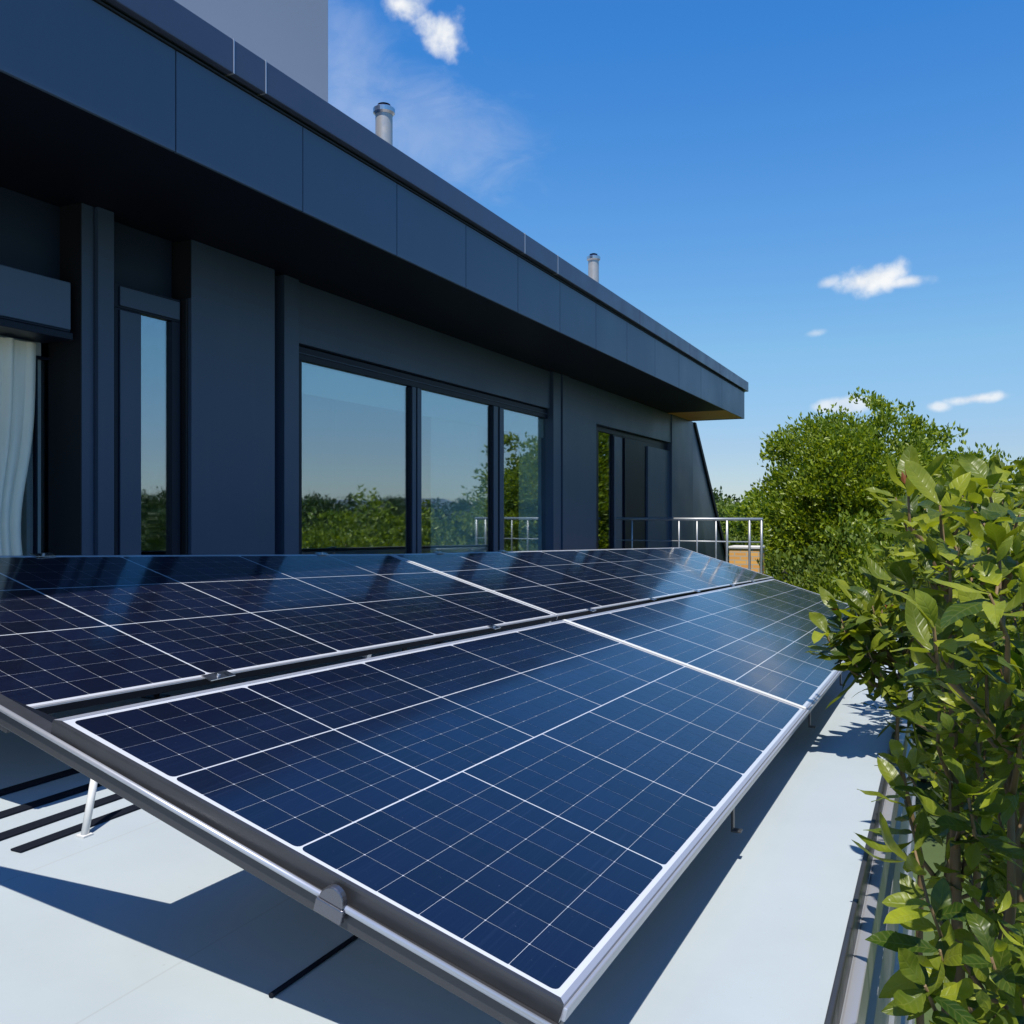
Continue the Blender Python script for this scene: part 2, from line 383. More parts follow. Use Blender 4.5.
# facade: openings
ZT = ZS
def wall(u0, u1, z0, z1, dx=0, mt='navy', name='wall_panel', y0=None, y1=None, th=.3):
    a = yw(u0) if y0 is None else y0; b = yw(u1) if y1 is None else y1
    m = MB(); m.box(XW + dx - th, XW + dx, a, b, z0, z1); return hp(name, m, M[mt], bevel=.003)
y0 = -5
FL = -H
DW = (118, 186)                              # glazed side door
# 1 window bay at the left
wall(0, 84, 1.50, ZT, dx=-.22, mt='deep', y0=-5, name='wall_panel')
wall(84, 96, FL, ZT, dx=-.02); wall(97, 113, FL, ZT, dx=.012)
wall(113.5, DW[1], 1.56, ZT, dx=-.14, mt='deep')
wall(188.5, 272, FL, ZT, dx=.03)
wall(272, 284.5, FL, ZT, dx=-.12, mt='joint')
wall(284.5, 299, FL, ZT, dx=.0)
wall(299, 553.5, 1.47, ZT, dx=-.05)
wall(553.5, 561, FL, ZT, dx=.0); wall(561.6, 568, FL, ZT, dx=.02); wall(568.6, 597, FL, ZT, dx=-.01)
wall(597, 672, 1.42, ZT, dx=-.02)
wall(672, 693, FL, ZT, dx=.0)
wall(186, 188.2, FL, 1.56, dx=-.0, mt='joint', name='reveal')
m = MB(); m.box(XW - .33, XW - .021, yw(84) - .006, yw(84) - .001, FL, ZT - .002); hp('reveal', m, M['joint'])
m = MB(); m.box(XW - .33, XW + .029, yw(188.5) - .006, yw(188.5) - .001, 1.57, ZT - .002); hp('reveal', m, M['joint'])
# recess backs
def win(name, u0, u1, zt, panes, dx=-.10, fr=.055, label=None, zf=None, zg=None):
    """panes: list of (u0,u1); frame is everything between"""
    w = MB(); xx = XW + dx; Y0 = yw(u0); Y1 = yw(u1); zg = zg or zt - .1
    w.box(xx - .06, xx, Y0, Y1, zg, zt)
    w.box(xx - .06, xx, Y0, Y1, FL, FL + .09)
    e = Y0
    ed = [Y0] + [q for p in panes for q in (Yu(p[0], xx), Yu(p[1], xx))] + [Y1]
    for i in range(0, len(ed), 2):
        if ed[i + 1] - ed[i] > .004:
            pr = .0 if i % 4 == 0 else .0
            w.box(xx - .06, xx + pr, ed[i], ed[i + 1], FL + .09, zg)
    f = w.build(name, M['frame'], house, .004)
    if label: f['label'] = label
    for p in panes:
        g = MB(); g.box(xx - .036, xx - .030, Yu(p[0], xx) - .01, Yu(p[1], xx) + .01, FL + .08, zg + .01)
        g.build('pane', M['glass'], f)
    return f
win('window', -160, 84, 1.02, [(-150, 36), (38, 52)], dx=-.32, zg=1.00, label='recessed corner window with cream curtain behind')
dw = win('glazed_door', 118, 184, 1.55, [(141, 172)], dx=-.035, zg=1.385, label='narrow glazed door')
# door stile in lighter navy
m = MB(); m.box(XW - .034, XW - .022, Yu(119.5, XW - .03), Yu(140.5, XW - .03), FL + .02, 1.37); m.box(XW - .034, XW - .022, Yu(119.5, XW - .03), Yu(179, XW - .03), 1.40, 1.53)
m.build('stile', M['navy'], dw, .003)
bw = win('sliding_window', 299, 553.5, 1.455, [(302, 411), (421, 492.5), (503.5, 549.5)], dx=-.09, zg=1.335, label='large three pane sliding window')
m = MB(); xx = XW - .089
m.box(xx, xx + .012, yw(299) + .02, yw(553) - .02, 1.39, 1.40)
for (a, b) in ((411.5, 415), (416.5, 420.5), (493, 497), (499, 503)):
    m.box(xx, xx + .014, Yu(a, xx), Yu(b, xx), FL + .1, 1.33)
m.build('sash', M['navy'], bw, .003)
d2 = win('patio_door', 597, 672, 1.41, [(598.5, 613)], dx=-.10, zg=1.33, label='half open patio door beside railing')
# moving leaves of the patio door: dark leaf and lighter leaf
m = MB(); m.box(XW - .092, XW - .07, Yu(625, XW - .07), Yu(645, XW - .07), FL + .02, 1.31); m.build('door_leaf', M['frame'], d2, .003)
m = MB(); m.box(XW - .094, XW - .05, Yu(648, XW - .05), Yu(671, XW - .05), FL + .02, 1.25); m.build('door_leaf', M['navy'], d2, .003)
m = MB(); m.box(XW - .094, XW - .08, Yu(614.5, XW - .08), Yu(622, XW - .08), FL + .02, 1.30); m.build('door_stile', M['coping'], d2, .003)
# roller blind box over the left window
m = MB(); m.box(XW - .30, XW - .04, -5, Yu(71, XW - .04), 1.165, 1.47); bb = hp('blind_box', m, M['navy_fascia'], bevel=.006)
m = MB(); m.box(XW - .30, XW - .02, -5, Yu(73, XW - .02), 1.10, 1.145); m.box(XW - .30, XW - .03, -5, Yu(71.5, XW - .02), 1.147, 1.163); m.build('blind_rail', M['frame'], bb, .004)
# rooms behind the glass
m = MB()
m.box(-9.2, -9.1, -4.8, 19, FL, 1.9); m.box(-9.1, XW - .35, 3.9, 4.0, FL, 1.9) ; m.box(-9.1, XW - .35, 12.2, 12.3, FL, 1.9)
m.box(-9.1, XW - .35, 19, 19.1, FL, 1.9); m.box(-9.1, XW - .35, -4.9, -4.8, FL, 1.9)
hp('interior_wall', m, M['interior'])
m = MB(); m.box(-9.1, XW - .31, -4.8, 19, 1.9, 1.98); hp('ceiling', m, M['interior'])
m = MB(); m.box(-9.1, XW - .31, -4.8, 19, FL - .05, FL + .004); hp('interior_floor', m, M['darkfloor'])
m = MB(); m.box(-9.1, XW - .32, Yu(192, XW), yw(298), FL, 1.9)
hp('inner_partition', m, M['frame'])
# roof
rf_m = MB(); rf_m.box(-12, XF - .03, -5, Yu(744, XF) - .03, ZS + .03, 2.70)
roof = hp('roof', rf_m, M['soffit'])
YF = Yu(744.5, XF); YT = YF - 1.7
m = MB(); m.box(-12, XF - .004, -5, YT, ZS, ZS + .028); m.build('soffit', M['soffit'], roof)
m = MB(); m.box(-12, XF - .004, YT + .004, YF, ZS, ZS + .028); o = m.build('soffit', M['soffit_glow'], roof); o['label'] = 'soffit end at the roof corner, coloured with a painted warm glow'
us = [-60, 176, 303, 397, 466, 518, 560, 596, 627, 655, 679, 701, 722, 744.5]
ys = [Yu(u, XF) for u in us]; ys[0] = -5
for a, b in zip(ys[:-1], ys[1:]):
    m = MB(); m.box(XF - .02, XF, a + .004, b - .004, ZS - .012, 2.55); m.build('fascia_panel', M['navy_fascia'], roof, .003)
m = MB(); m.box(XF - .029, XF - .021, -5, YF - .01, ZS, 2.70); m.build('fascia_backing', M['joint'], roof)
m = MB(); m.box(-12, XF - .005, YF - .001, YF + .018, ZS - .012, 2.55); m.build('fascia_end', M['navy_fascia'], roof, .003)
XC = XF + .05
cu = [-60, 234, 266, 525, 558, 640, 690, 720, 748.5]; cy = [Yu(u, XC) for u in cu]; cy[0] = -5
for a, b in zip(cy[:-1], cy[1:]):
    m = MB(); m.box(XC - .25, XC, a + .004, b - .004, 2.585, 2.785); m.build('coping', M['coping'], roof, .005)
    if b < 19: 
        m = MB(); m.box(XC - .2, XC + .003, b - .005, b + .005, 2.583, 2.788); m.build('coping_joint', M['alu'] if cu[cy.index(b)] in (234, 266, 525, 558) else M['coping'], roof, .002)
m = MB(); m.box(-12, XC - .252, -5, YF - .002, 2.70, 2.76); m.build('roof_deck', mat('roof_gravel', (.25, .25, .25), .9), roof)
m = MB(); m.box(XF - .02, XF + .012, -5, YF, 2.552, 2.562); m.build('drip_edge', M['joint'], roof)
# slanted fin at the far end of the facade
m = MB(); ya = YEND + .01; yb = Yu(723, XW) 
m.hexa([(XW - .30, ya, -H - 1), (XW - .02, ya, -H - 1), (XW - .02, yb + (yb - ya) * .45, -H - 1), (XW - .30, yb + (yb - ya) * .45, -H - 1)],
       [(XW - .30, ya, ZS - .002), (XW - .02, ya, ZS - .002), (XW - .02, ya + .06, ZS - .002), (XW - .30, ya + .06, ZS - .002)])
hp('slanted_fin', m, M['navy_fascia'], bevel=.004)
m = MB(); e = .07
m.hexa([(XW - .32, yb + (yb - ya) * .45 + .005, -H - 1), (XW + .02, yb + (yb - ya) * .45 + .005, -H - 1), (XW + .02, yb + (yb - ya) * .45 + .02 + e * 3, -H - 1), (XW - .32, yb + (yb - ya) * .45 + .02 + e * 3, -H - 1)],
       [(XW - .32, ya + .065, ZS - .002), (XW + .02, ya + .065, ZS - .002), (XW + .02, ya + .07 + e * 2, ZS - .002), (XW - .32, ya + .07 + e * 2, ZS - .002)])
hp('fin_edge', m, M['joint'])
m = MB(); m.box(-12, XW - .35, YEND - .3, YEND + .3, -H, ZS - .002); hp('end_wall', m, M['navy'])
# upper storey
m = MB(); m.box(-12, XW, -5, Yu(328.5, XW), 2.765, 9); hp('upper_storey', m, M['tower'], bevel=.01)
# flue pipes
for (u, vt) in ((384, 103), (593.5, 253)):
    X = -5.0; Y = Yu(u, X); D = -X * ST + Y * CT; zt = (HZ - vt) / F * D; r = .085
    m = MB(); m.lathe(X, Y, [(r, 2.76), (r, zt - .11)]); p_ = m.build('flue_pipe', M['pipe'], roof)
    for pl in p_.data.polygons: pl.use_smooth = True
    m = MB(); m.lathe(X, Y, [(r + .002, zt - .12), (r + .022, zt - .10), (r + .024, zt - .06), (r + .005, zt - .045), (r - .005, zt - .045)]); m.build('collar', M['steel'], p_)
    m = MB(); m.lathe(X, Y, [(r * .62, zt - .05), (r * .62, zt - .02), (r * .75, zt - .015), (r * .3, zt), (0, zt)]); m.build('cap', M['black'], p_)

# ------------------------------------------------------------------ curtain and shades (hang behind glass)
def drape(x, y0, y1, z0, z1, amp, waves, waist=None):
    m = MB(); nu, nv = 90, 24
    for j in range(nv + 1):
        z = z1 + (z0 - z1) * j / nv; t = j / nv
        w = 1.0
        if waist: w = 1 - waist * math.exp(-((t - .55) / .22) ** 2)
        for i in range(nu + 1):
            s = i / nu
            y = y0 + (y1 - y0) * s * w
            ph = s * waves * 2 * pi + 2.2 * noise.noise(Vector((s * 3, t * 1.2, 0))); m.v.append((x + amp * (abs(sin(ph * .5)) ** .7 * 2 - 1) * (.4 + .6 * min(1, t * 3)) + amp * 1.6 * noise.noise(Vector((s * 9, t * 1.5, 4))), y, z))
    for j in range(nv):
        for i in range(nu):
            a = j * (nu + 1) + i; m.f.append((a, a + 1, a + nu + 2, a + nu + 1)); m.sm.append(True)
    return m
o = drape(XW - .24, Yu(-70, XW - .24), Yu(37, XW - .24), FL + .05, 1.08, .022, 9, .16).build('curtain', M['curtain'], fixn=False)
tag(o, 'cream gathered curtain hanging in the recessed window at the left edge', 'curtain')
for (a, b, z0, lab) in ((302, 411, 1.06, 'pale roller shade rolled up behind the widest window pane'), (421, 493, 1.06, 'pale roller shade rolled up behind the middle window pane'),
                    (503, 551, 1.06, 'pale roller shade rolled up behind the narrow right window pane')):
    m = MB(); m.box(XW - .165, XW - .155, Yu(a, XW - .16) - .05, Yu(b, XW - .2) + .05, z0, 1.325)
    t_ = m.build('roller_shade', M['shade']); tag(t_, lab, 'roller shade', 'rolled shades behind the sliding window')
for (a, b, lab) in ((431, 493, 'pale sheer panel hanging behind the middle window pane'), (519, 552, 'pale sheer panel hanging behind the narrow right window pane')):
    o = drape(XW - .19, Yu(a, XW - .19), Yu(b, XW - .19), FL + .03, 1.30, .008, 5).build('sheer_curtain', M['shade'], fixn=False)
    tag(o, lab, 'sheer curtain', 'sheer curtains behind the sliding window')

# ------------------------------------------------------------------ solar array
h1 = .86
Dv = ray(-1459, -110); Dv.y = 0; Dv.normalize()
P0 = Vector((-h1 * CT / 1.217, 0, -h1)); NV = Vector((0, 1, 0)).cross(Dv).normalized()
if NV.z < 0: NV = -NV
def inv(u, v):
    R = ray(u, v); t = P0.dot(NV) / R.dot(NV); p = R * t
    return ((p - P0).dot(Dv), p.y)
def PT(s, y, K, off=0): return (P0 + Dv * s + Vector((0, y, 0))) * K + NV * off
def interp(x, pts):
    pts = sorted(pts)
    if x <= pts[0][0]: return pts[0][1]
    for (a, b), (c, d) in zip(pts[:-1], pts[1:]):
        if x <= c: return b + (d - b) * (x - a) / (c - a)
    return pts[-1][1]
KU = 1.5
lowB = lambda y: -.035 - .020 * (y - 1.5)
lowT = lambda y: 1.322 - .067 * (y - 1.5)
upB = lambda y: 1.405 - .0745 * (y - 1.43)
upT = lambda y: 2.640 - .133 * (y - 1.43) if y < 4.3 else 2.258 - .094 * (y - 4.3)
_q = [inv(772, 578), inv(886, 616)]; _u = [inv(683, 547.5), inv(774, 577)]
def line(q): return lambda s_: q[0][1] + (q[1][1] - q[0][1]) * (s_ - q[0][0]) / (q[1][0] - q[0][0])
low_far = line(_q); up_far = line(_u)

def panel(label, K, B, T, ynear, yfar, rows, cols, cell, dark_near=False, gy=.0026):
    """rows: bold line fractions across; cols(y0,y1,row) -> bold column positions"""
    c0 = PT(.5 * (B(2) + T(2)), .5 * (ynear(.5) + yfar(.5)), K)
    root = thing('solar_panel', c0, label, 'solar panel', 'solar panels of the terrace array')
    fw = .012 / K; th = .038; mg = .013
    NS = 24
    def edge_pts(ins, off):
        """closed outline inset by ins (plane units)"""
        out = []
        def S(y, f): b, t = B(y) + ins, T(y) - ins; return b + (t - b) * f
        for i in range(NS + 1):                       # near edge bottom->top
            f = i / NS; y = ynear(f) + ins; out.append((S(y, f), y))
        for i in range(1, NS):
            y0, y1 = ynear(1) + ins, yfar(T(8)) - ins; y = y0 + (y1 - y0) * i / NS; out.append((T(y) - ins, y))
        for i in range(NS + 1):
            f = 1 - i / NS
            y = yfar(B(8) + (T(8) - B(8)) * f) - ins
            for _ in range(3): y = yfar(S(y, f)) - ins
            out.append((S(y, f), y))
        for i in range(1, NS):
            y0, y1 = yfar(B(6)) - ins, ynear(0) + ins
            e = out[2 * NS + NS - 1] if False else None
            yb = out[-1][1] if i == 1 else yb_
            yb_ = yb
            y = yb + (y1 - yb) * i / NS; out.append((B(y) + ins, y))
        return [PT(s, y, K, off) for s, y in out]
    o1 = edge_pts(0, 0); i1 = edge_pts(fw, 0); o0 = edge_pts(0, -th); i0 = edge_pts(fw * .6, -th)
    n = len(o1)
    ridge = edge_pts(-.001, -.006)
    members = {}
    for a in range(n):
        b = (a + 1) % n
        key = 'near' if (a < NS) else 'rest'
        mb = members.setdefault(key, MB())
        ms = members.setdefault('side', MB()) if (K > 1 and key == 'rest') else mb
        mb.quad([o1[a], o1[b], i1[b], i1[a]]); mb.quad([ridge[a], ridge[b], o1[b], o1[a]]); ms.quad([o0[a], o0[b], ridge[b], ridge[a]]); mb.quad([i0[a], i0[b], o0[b], o0[a]]); mb.quad([i1[a], i1[b], i0[b], i0[a]])
    if dark_near:
        o = members['near'].build('frame_end', M['darkalu'], root)
        o['label'] = 'dark grey end profile of the frame'
    else: members['rest'].v, members['rest'].f, members['rest'].sm = merge(members['rest'], members['near'])
    members['rest'].build('frame', M['alu'], root)
    if 'side' in members: members['side'].build('frame_side', M['black'], root)['label'] = 'black side of the frame'
    # backsheet
    bs = edge_pts(fw * .9, -.0016)
    m = MB(); N2 = NS
    near = bs[:NS + 1]; far = bs[2 * NS:3 * NS + 1]
    # ruled between near and far edge
    far = far[::-1]
    kk = 16
    for i in range(NS):
        for j in range(kk):
            def Q(ii, jj): return near[ii].lerp(far[ii], jj / kk)
            m.quad([Q(i, j), Q(i + 1, j), Q(i + 1, j + 1), Q(i, j + 1)])
    # the outline is convex, so a ruled sheet covers it; underside closed too
    m.build('backsheet', M['sheet'], root)
    # cells
    m = MB()
    edges = [0] + list(rows) + [1]
    gb = .0024; gf = .00050                     # half gaps, bold and fine
    for r in range(len(edges) - 1):
        f0, f1 = edges[r], edges[r + 1]
        ycols = cols(r)
        wid = (T(3) - B(3)) * (f1 - f0); ns = max(1, round(wid / cell))
        for ci in range(len(ycols) - 1):
            ya, yb = ycols[ci], ycols[ci + 1]
            ny = max(1, round((yb - ya) / cell))
            for a in range(ns):
                for b in range(ny):
                    g0 = f0 + (f1 - f0) * a / ns; g1 = f0 + (f1 - f0) * (a + 1) / ns
                    q0 = ya + (yb - ya) * b / ny; q1 = ya + (yb - ya) * (b + 1) / ny
                    im = fw + mg
                    def S(y, f): return B(y) + im + (T(y) - B(y) - 2 * im) * f
                    sa = (gb if a == 0 and r > 0 else 0 if a == 0 else gf); sb = (gb if a == ns - 1 and r < len(edges) - 2 else 0 if a == ns - 1 else gf)
                    ta = (gy if b == 0 and ci > 0 else 0 if b == 0 else gf); tb = (gy if b == ny - 1 and ci < len(ycols) - 2 else 0 if b == ny - 1 else gf)
                    nearlim = ynear((g0 + g1) / 2) + im
                    p = []
                    x0, x1, y0_, y1_ = g0, g1, max(q0 + ta, nearlim), q1 - tb
                    flim = min(yfar(S(y1_, x0)), yfar(S(y1_, x1))) - im if False else None
                    smid0, smid1 = S(y1_, x0) + sa, S(y1_, x1) - sb
                    l0 = yfar(smid0) - im; l1 = yfar(smid1) - im
                    if min(l0, l1) < y0_ + .004: continue
                    c = .0017; big = .014
                    # corner radii: large where a block corner meets the frame
                    def rad(ea, eb, outer): return big if (ea and eb and outer) else c
                    A0, A1 = a == 0, a == ns - 1; B0, B1 = b == 0, b == ny - 1
                    oN = ci == 0; oF = ci == len(ycols) - 2; oB = r == 0; oT = r == len(edges) - 2
                    s00, s10 = S(y0_, x0) + sa, S(y0_, x1) - sb
                    Y1a, Y1b = min(y1_, l0), min(y1_, l1)
                    s01, s11 = S(Y1a, x0) + sa, S(Y1b, x1) - sb
                    def corner(s, y, ds, dy, rr, flip):
                        rs = []
                        if rr == c: seq = [(ds * rr, 0), (0, dy * rr)]
                        else: seq = [(ds * rr * (1 - sin(k * pi / 8)), dy * rr * (1 - cos(k * pi / 8))) for k in range(5)]
                        if flip: seq = seq[::-1]
                        return [(s + q[0], y + q[1]) for q in seq]
                    pts = []
                    pts += corner(s00, y0_, 1, 1, rad(A0, B0, oN or oB), True)
                    pts += corner(s10, y0_, -1, 1, rad(A1, B0, oN or oT), False)
                    pts += corner(s11, Y1b, -1, -1, rad(A1, B1, oF or oT), True)
                    pts += corner(s01, Y1a, 1, -1, rad(A0, B1, oF or oB), False)
                    m.quad([PT(s, y, K, -.0012) for s, y in pts])
    o = m.build('cells', M['cell'], root)
    return root
def merge(a, b):
    n = len(a.v); return a.v + b.v, a.f + [tuple(i + n for i in f) for f in b.f], a.sm + b.sm

def clampobj(parent, s, y, K, w=.035, l=.05, off=0, mt='alu'):
    m = MB(); b = PT(s, y, K, off)
    a1 = Dv * w; a2 = Vector((0, l, 0))
    lo = [b - a1 - a2, b + a1 - a2, b + a1 + a2, b - a1 + a2]
    m.hexa([p + NV * .001 for p in lo], [p + NV * .006 for p in lo])
    m.tube([b + NV * .005, b + NV * .014], .009, 6)
    return m.build('clamp', M[mt], parent, .001)

YS = 4.215
near0 = lambda f: 1.462 + .012 * (1 - f)
farS = lambda s: YS - .004
def lowcols(r):
    Y = [near0(.5) + .025, 2.045, 2.59, 3.15, 3.69, YS - .03]
    if r == 0: Y = [near0(.5) + .025, 2.15, 2.645, 3.03, 3.36, 3.738, YS - .03]
    return Y
lp = panel('nearest solar panel, its dark framed lower corner reaching the bottom of the photo', 1, lowB, lowT, near0, farS, (.46, .74), lowcols, .0945, True)
def farcols(r):
    Y = [YS + .035]
    while Y[-1] < 9.2: Y.append(Y[-1] + (.50 + .008 * len(Y)))
    return Y
lp2 = panel('far solar panel of the front row, mirroring the green tree, beside the leafy shrub', 1, lowB, lowT, lambda f: YS + .004, low_far, (.27, .47, .75), farcols, .0945, gy=.0055)
YU = 4.27
nearU = lambda f: 1.41
def upcols(r): return [nearU(.5) + .025, 2.02, 2.605, 3.20, 3.77, YU - .03]
up = panel('rear solar panel at the left edge of the photo, in front of the curtained window', KU, upB, upT, nearU, lambda s: YU - .006, (.375, .695), upcols, .0945, True, gy=.0035)
def upfar(r):
    Y = [YU + .035]
    while Y[-1] < 9.4: Y.append(Y[-1] + .56)
    return Y
up2 = panel('far solar panel of the rear row, between the sliding window and the railing', KU, upB, upT, lambda f: YU + .006, up_far, (.375, .70), upfar, .0945, gy=.0060)
# seam cover bars between neighbouring panels
for (B, T, y, K, w, par) in ((lowB, lowT, YS, 1, .016, lp2), (upB, upT, YU, KU, .005, up2)):
    m = MB(); a, b = B(y), T(y)
    q = [PT(a + .004, y - w, K), PT(b - .004, y - w, K), PT(b - .004, y + w, K), PT(a + .004, y + w, K)]
    m.hexa([p + NV * .0012 for p in q], [p + NV * .004 for p in q]); m.build('seam_cover', M['white_metal'], par, .001)
# clamps
for y, par in ((2.03, up), (3.62, up), (4.66, up2), (5.6, up2), (6.5, up2), (7.4, up2), (8.05, up2)):
    clampobj(par, upB(y) - .008, y, KU, w=.030, l=.075 if y < 3 else .045, off=.0, mt='steel')
for y, par in ((2.3, up), (3.75, up), (4.75, up2), (5.5, up2)):
    clampobj(par, upT(y), y, KU, w=.03, l=.06, mt='steel')

# mounting racks
def rack(label, K, B, T, y0, y1, legs, ext=0, th=.038, rh=.044):
    c0 = PT(B(2), y0, K); root = thing('mounting_rack', (c0.x, c0.y, -H), label, 'mounting rack', 'racks under the solar panels')
    # near cross rail seen as the lower band of the panel end
    a, b = PT(B(y0) - .002, y0, K), PT(T(y0) + ext, y0, K)
    m = MB(); t0 = th + .001; t1 = th + rh
    q = [a - Vector((0, .006, 0)), b - Vector((0, .006, 0)), b + Vector((0, .045, 0)), a + Vector((0, .045, 0))]
    m.hexa([p - NV * t1 for p in q], [p - NV * t0 for p in q]); m.build('cross_rail', M['darkalu'], root, .003)
    m = MB(); m.tube([a - NV * (th - .001) + Vector((0, -.011, 0)), b - NV * (th - .001) + Vector((0, -.010, 0))], .0068, 12); m.build('rail_lip', M['alu'], root)
    for yy in legs[1]:
        m = MB(); a, b = PT(B(yy) + .03, yy, K), PT(T(yy) - .03, yy, K)
        q = [a - Vector((0, .02, 0)), b - Vector((0, .02, 0)), b + Vector((0, .02, 0)), a + Vector((0, .02, 0))]
        m.hexa([p - NV * t1 for p in q], [p - NV * t0 for p in q]); m.build('cross_rail', M['alu'], root)
    # lengthwise purlins
    for f in (.14, .8):
        m = MB()
        def C_(y): return PT(B(y) + (T(y) - B(y)) * f, y, K)
        a, b = C_(y0 + .06), C_(y1 - .3)
        q = [a - Dv * .02, a + Dv * .02, b + Dv * .02, b - Dv * .02]
        m.hexa([p - NV * (t1 + .042) for p in q], [p - NV * (t1 + .001) for p in q]); m.build('purlin', M['alu'], root)
    for (f, y) in legs[0]:
        p = PT(B(y) + (T(y) - B(y)) * f, y, K) - NV * (t1 + .03)
        m = MB(); m.tube([p, (p.x + .03, p.y, -H + .012)], .016, 10); m.box(p.x - .04, p.x + .09, p.y - .05, p.y + .05, -H + .0005, -H + .012)
        m.build('leg', M['darkalu'], root)
    return root
r1 = rack('low rack carrying the front row of solar panels', 1, lowB, lowT, 1.462, 8.0,
          ([(.4, 2.6), (.4, 4.3), (.4, 6.0), (.8, 2.9), (.8, 4.9), (.8, 6.8)], [2.8, YS, 5.6]), ext=.85)
r2 = rack('taller rack carrying the rear row of solar panels', KU, upB, upT, 1.41, 8.6,
          ([(.14, 3.2), (.14, 5.0), (.14, 6.7), (.8, 2.6), (.8, 4.4), (.8, 6.8)], [2.8, YU, 5.6]))
m = MB(); a0 = PT(1.27, 1.50, 1) - NV * .102; a1 = PT(2.15, 1.50, 1) - NV * .102; b1 = PT(2.15, 1.52, 1) - NV * .102; b0 = PT(1.27, 1.66, 1) - NV * .102
m.hexa([p - NV * .003 for p in (a0, a1, b1, b0)], [a0, a1, b1, b0]); m.build('shadow_plate', M['black'], r1)  # added plate, there to widen the shadow on the terrace
# visible pale strut at the left
m = MB(); lx = XY(99, 2.25); m.tube([(-2.63, 2.13, -H), (lx, 2.25, Zv(752, lx, 2.25))], .013, 12); m.box(-2.65, -2.61, 2.11, 2.15, -H + .0005, -H + .006)
o = m.build('leg', M['white_metal'], r2); o['label'] = 'thin pale strut leaning under the rear row'
# lower edge: gutter-like lip profile and small brackets of the front row
m = MB()
for (ya, yb) in ((1.47, YS), (YS, low_far(-.1) - .03)):
    a, b = PT(lowB(ya) - .001, ya, 1), PT(lowB(yb) - .001, yb, 1)
    e = -Dv
    q = [a, a + e * .010, b + e * .010, b]
    m.hexa([p - NV * .030 for p in q], [p - NV * .004 for p in q])
m.build('lip_rail', M['alu'], r1, .003)
for y in (inv(737, 790)[1], inv(814, 700)[1], inv(846, 664)[1]):
    p = PT(lowB(y) + .012, y, 1)
    m = MB(); m.box(p.x - .012, p.x - .004, y - .011, y + .011, p.z - .125, p.z - .030)
    m.box(p.x - .012, p.x + .020, y - .014, y + .014, p.z - .131, p.z - .124); m.build('bracket', M['darkalu'], r1, .002)
# end clamp on the near edge
yy = 1.462
p = inv(355, 905); 
a = PT(.455, yy, 1)
m = MB(); n = 12; pr = []
for i in range(n + 1):
    t = i / n * pi; pr.append((.030 * cos(t), .034 * sin(t)))
up_ = NV; al = Dv
base = a + Vector((0, -.006, 0)) - NV * .036
lo = [base + al * x + up_ * z_ for x, z_ in pr]; b0 = len(m.v)
m.v += [tuple(q) for q in lo] + [tuple(q + Vector((0, -.018, 0))) for q in lo]
k = len(lo); m.f.append(tuple(range(k))[::-1]); m.f.append(tuple(range(k, 2 * k))); m.sm += [False, False]
for i in range(k):
    j = (i + 1) % k; m.f.append((i, j, k + j, k + i)); m.sm.append(False)
q = [base + al * .034 - NV * .03, base - al * .034 - NV * .03, base - al * .034, base + al * .034]
m.hexa([v - Vector((0, .006, 0)) for v in q], [v - Vector((0, .020, 0)) for v in q])
m.build('end_clamp', M['railalu'], lp, .003)

# cable on the terrace
m = MB(); m.tube([(-1.372, 1.60, -H + .006), (-1.368, 1.8, -H + .006), (-1.36, 2.1, -H + .006), (-1.355, 3.4, -H + .006)], .006, 8)
tag(m.build('cable', M['black']), 'thin black cable running out from under the nearest solar panel', 'cable')

# striped shadows on the terrace, put in as thin dark strips
def FLR(u, v):
    R_ = ray(u, v); t = -H / R_.z; return R_ * t
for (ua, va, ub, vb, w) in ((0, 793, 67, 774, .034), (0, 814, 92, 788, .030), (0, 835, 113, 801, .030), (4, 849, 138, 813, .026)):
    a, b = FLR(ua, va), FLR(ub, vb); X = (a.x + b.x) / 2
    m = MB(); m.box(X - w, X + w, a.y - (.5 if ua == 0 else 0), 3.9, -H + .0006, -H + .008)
    o = m.build('shadow_stripe', M['black'], r2, .003)
# ------------------------------------------------------------------ railing
YR = 14.5
rt = thing('railing', (-3.7, YR, -H), 'thin steel railing across the far end of the terrace', 'railing')
xr = lambda u: ((lambda k: YR * (k * CT - ST) / (CT + k * ST))((u - 512) / F))
zr = -.115; x0, x1 = XW + .01, xr(763)
m = MB(); m.tube([(x0, YR, zr), (x1, YR, zr)], .024, 10); m.build('top_rail', M['rail'], rt)
m = MB(); m.tube([(x0, YR, zr - .36), (x1, YR, zr - .36)], .011, 8); m.build('mid_rail', M['rail'], rt)
for u in (632, 679, 697, 716, 727, 749.5, 761.5):
    m = MB(); X = xr(u); m.tube([(X, YR, -H), (X, YR, zr)], .020 if u > 725 else .014, 8); m.build('post', M['rail'], rt)
# brick planter beyond
bpz = MB(); Yb = 17.0
xb = lambda u: ((lambda k: Yb * (k * CT - ST) / (CT + k * ST))((u - 512) / F))
bt = thing('brick_pier', (xb(745), Yb, ZG), 'orange brick pier behind the far railing', 'pier')
m = MB(); m.box(xb(729), xb(759.5), Yb, Yb + .5, ZG, -.69); m.build('pier_body', M['brick'], bt, .01)
m = MB(); m.box(xb(728.5), xb(760), Yb - .02, Yb + .52, -.688, -.64); m.build('cap_stone', M['paving'], bt, .01)

